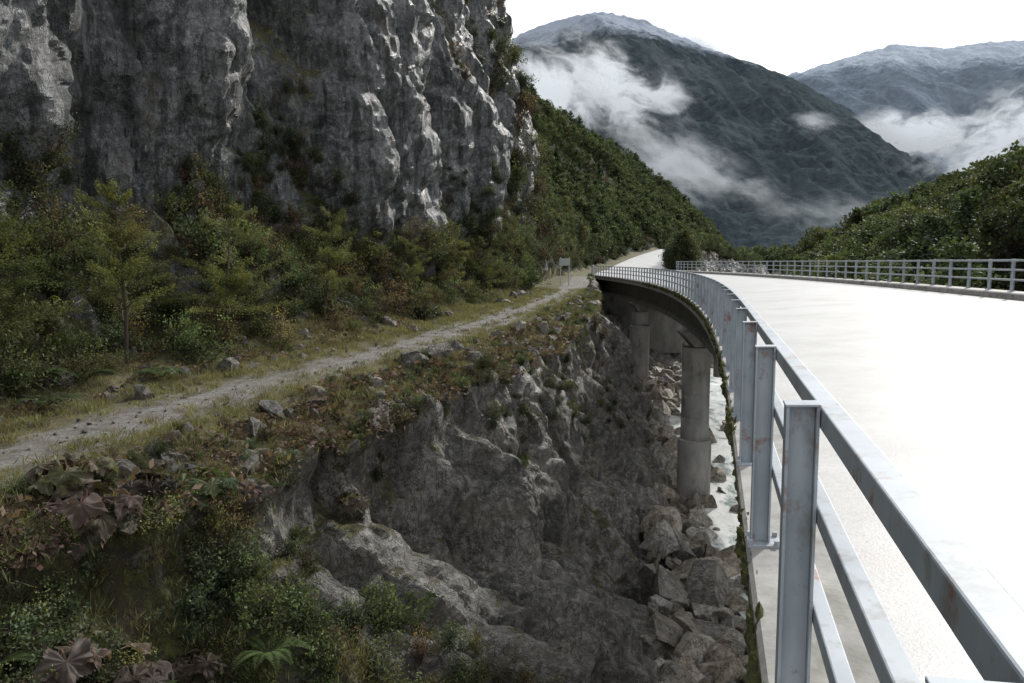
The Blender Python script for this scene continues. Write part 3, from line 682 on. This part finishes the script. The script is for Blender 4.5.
# ---------------------------------------------------------------- low clouds
m,nt,b,o=newmat('cloud'); n=N(nt); nt.nodes.remove(b)
d=nt.nodes.new('ShaderNodeBsdfDiffuse'); d.inputs[0].default_value=(.95,.97,1,1); t=nt.nodes.new('ShaderNodeBsdfTranslucent'); t.inputs[0].default_value=(.95,.97,1,1)
x1=nt.nodes.new('ShaderNodeMixShader'); x1.inputs[0].default_value=.5; n.lk(d.outputs[0],x1.inputs[1]); n.lk(t.outputs[0],x1.inputs[2])
tp=nt.nodes.new('ShaderNodeBsdfTransparent'); x2=nt.nodes.new('ShaderNodeMixShader'); sep=n.sep()
n.lk(sep.outputs[0],x2.inputs[0]); n.lk(tp.outputs[0],x2.inputs[1]); n.lk(x1.outputs[0],x2.inputs[2]); n.lk(x2.outputs[0],o.inputs[0]); M_cloud=m
def cloud(cx,cy,wx,wy,D,seed,rot=0,dens=1.,layers=2,soft=1.3):
    parts=[]
    for l in range(layers):
        nx,ny=200,120; u=np.linspace(-1,1,nx)[None,:]+0*np.zeros((ny,1)); v=np.linspace(-1,1,ny)[:,None]+0*u
        c,s=math.cos(rot),math.sin(rot); px=cx+(u*wx*c-v*wy*s); py=cy+(u*wx*s+v*wy*c)
        Dl=D*(1+.03*l)+ (262-py)*D*.0022
        q=np.stack([u*wx/55+seed,v*wy/26,0*u+l*.35],-1).reshape(-1,3)
        q+=fbm(q*1.2,3,seed+4)[:,None]*.5
        nz=fbm(q*1.2,7,seed,.6).reshape(u.shape)
        r=np.sqrt(u*u+v*v); al=sst(.0,soft,(1-r)*1.4+nz*1.7-.1)**1.5*sst(1.,.4,r)*dens
        V=np.stack([(px-512)/f*Dl,Dl,(262-py)/f*Dl+1.6],-1).reshape(-1,3)
        parts.append((V,grid_faces(ny,nx),np.stack([np.clip(al,0,.97).ravel()]*3,-1)))
    V,F,C_=tmerge(parts)
    F=F[C_[F,0].max(1)>.003]
    mesh_fast('cloud',V,F,M_cloud,True,C_)
cloud(600,88,120,58,1330,1,.3,1.15); cloud(545,115,80,85,1250,11,.6,1.); cloud(660,50,85,18,2300,2,.12,.9); cloud(650,155,130,50,1150,5,.4,.5,2,1.6)
cloud(900,142,120,40,2300,3,-.1,1.2); cloud(1000,140,150,60,1800,4,-.45,1.25); cloud(808,126,34,16,1400,16,.1,.6,2,1.6); cloud(1010,76,105,26,3600,7,-.1,1.)
cloud(700,175,110,34,1000,8,.3,.35,2,1.6); cloud(830,215,110,26,1000,9,.05,.25,2,1.6)

# ---------------------------------------------------------------- road sign
mb=MB(); y=66.; sg=empty('road_sign')
mb.tube([[4.0,y,-.4],[4.0,y,2.0]],.04,8); mb.tube([[4.7,y,-.4],[4.7,y,2.0]],.04,8); fromparts('posts',mb,M_steel,sg)
mb=MB(); mb.hexa([[3.9,y-.06,1.3],[4.8,y-.06,1.3],[4.8,y-.045,1.3],[3.9,y-.045,1.3],[3.9,y-.06,1.9],[4.8,y-.06,1.9],[4.8,y-.045,1.9],[3.9,y-.045,1.9]])
fromparts('panel',mb,simple('sign_paint',(.25,.27,.27),(.32,.34,.33),3,.4,0),sg)

# ---------------------------------------------------------------- light, world, camera
SAZ,SEL=38,33
sd=Vector((math.sin(rad(SAZ))*math.cos(rad(SEL)),math.cos(rad(SAZ))*math.cos(rad(SEL)),math.sin(rad(SEL))))
l=bpy.data.lights.new('sun','SUN'); l.energy=3.6; l.angle=rad(2.); l.color=(1,.96,.9)
lo=bpy.data.objects.new('sun',l); SC.collection.objects.link(lo); lo.rotation_euler=(-sd).to_track_quat('-Z','Y').to_euler()
w=bpy.data.worlds.new('World'); SC.world=w; w.use_nodes=True; nt=w.node_tree; nt.nodes.clear(); n=N(nt)
out=nt.nodes.new('ShaderNodeOutputWorld'); bg=nt.nodes.new('ShaderNodeBackground'); bg2=nt.nodes.new('ShaderNodeBackground')
sk=nt.nodes.new('ShaderNodeTexSky'); sk.sky_type='NISHITA'; sk.sun_disc=False; sk.sun_elevation=rad(SEL); sk.sun_rotation=rad(SAZ)
n.lk(sk.outputs[0],bg.inputs[0]); bg.inputs[1].default_value=.15
dp=nt.nodes.new('ShaderNodeVectorMath'); dp.operation='DOT_PRODUCT'; n.lk(n.tc.outputs['Generated'],dp.inputs[0]); dp.inputs[1].default_value=sd
st=n.math('ADD',1.08,n.math('MULTIPLY',n.ramp(dp.outputs['Value'],[(0,0),(.75,1.)]),.45))
bg2.inputs[0].default_value=(.95,.975,1,1); n.lk(st,bg2.inputs[1])
cl=nt.nodes.new('ShaderNodeTexNoise'); n.lk(n.tc.outputs['Generated'],cl.inputs['Vector']); cl.inputs['Scale'].default_value=2.5; cl.inputs['Detail'].default_value=4
fc=n.ramp(cl.outputs['Fac'],[(.3,.75),(.55,1)])
mx=nt.nodes.new('ShaderNodeMixShader'); n.lk(fc,mx.inputs[0]); n.lk(bg.outputs[0],mx.inputs[1]); n.lk(bg2.outputs[0],mx.inputs[2]); n.lk(mx.outputs[0],out.inputs[0])
cd=bpy.data.cameras.new('camera'); cd.lens=28; cd.sensor_width=36; cd.clip_end=30000; cd.clip_start=.05
co=bpy.data.objects.new('camera',cd); SC.collection.objects.link(co); co.location=CAM; co.rotation_euler=(rad(90-5.7),0,0); SC.camera=co
print('done')
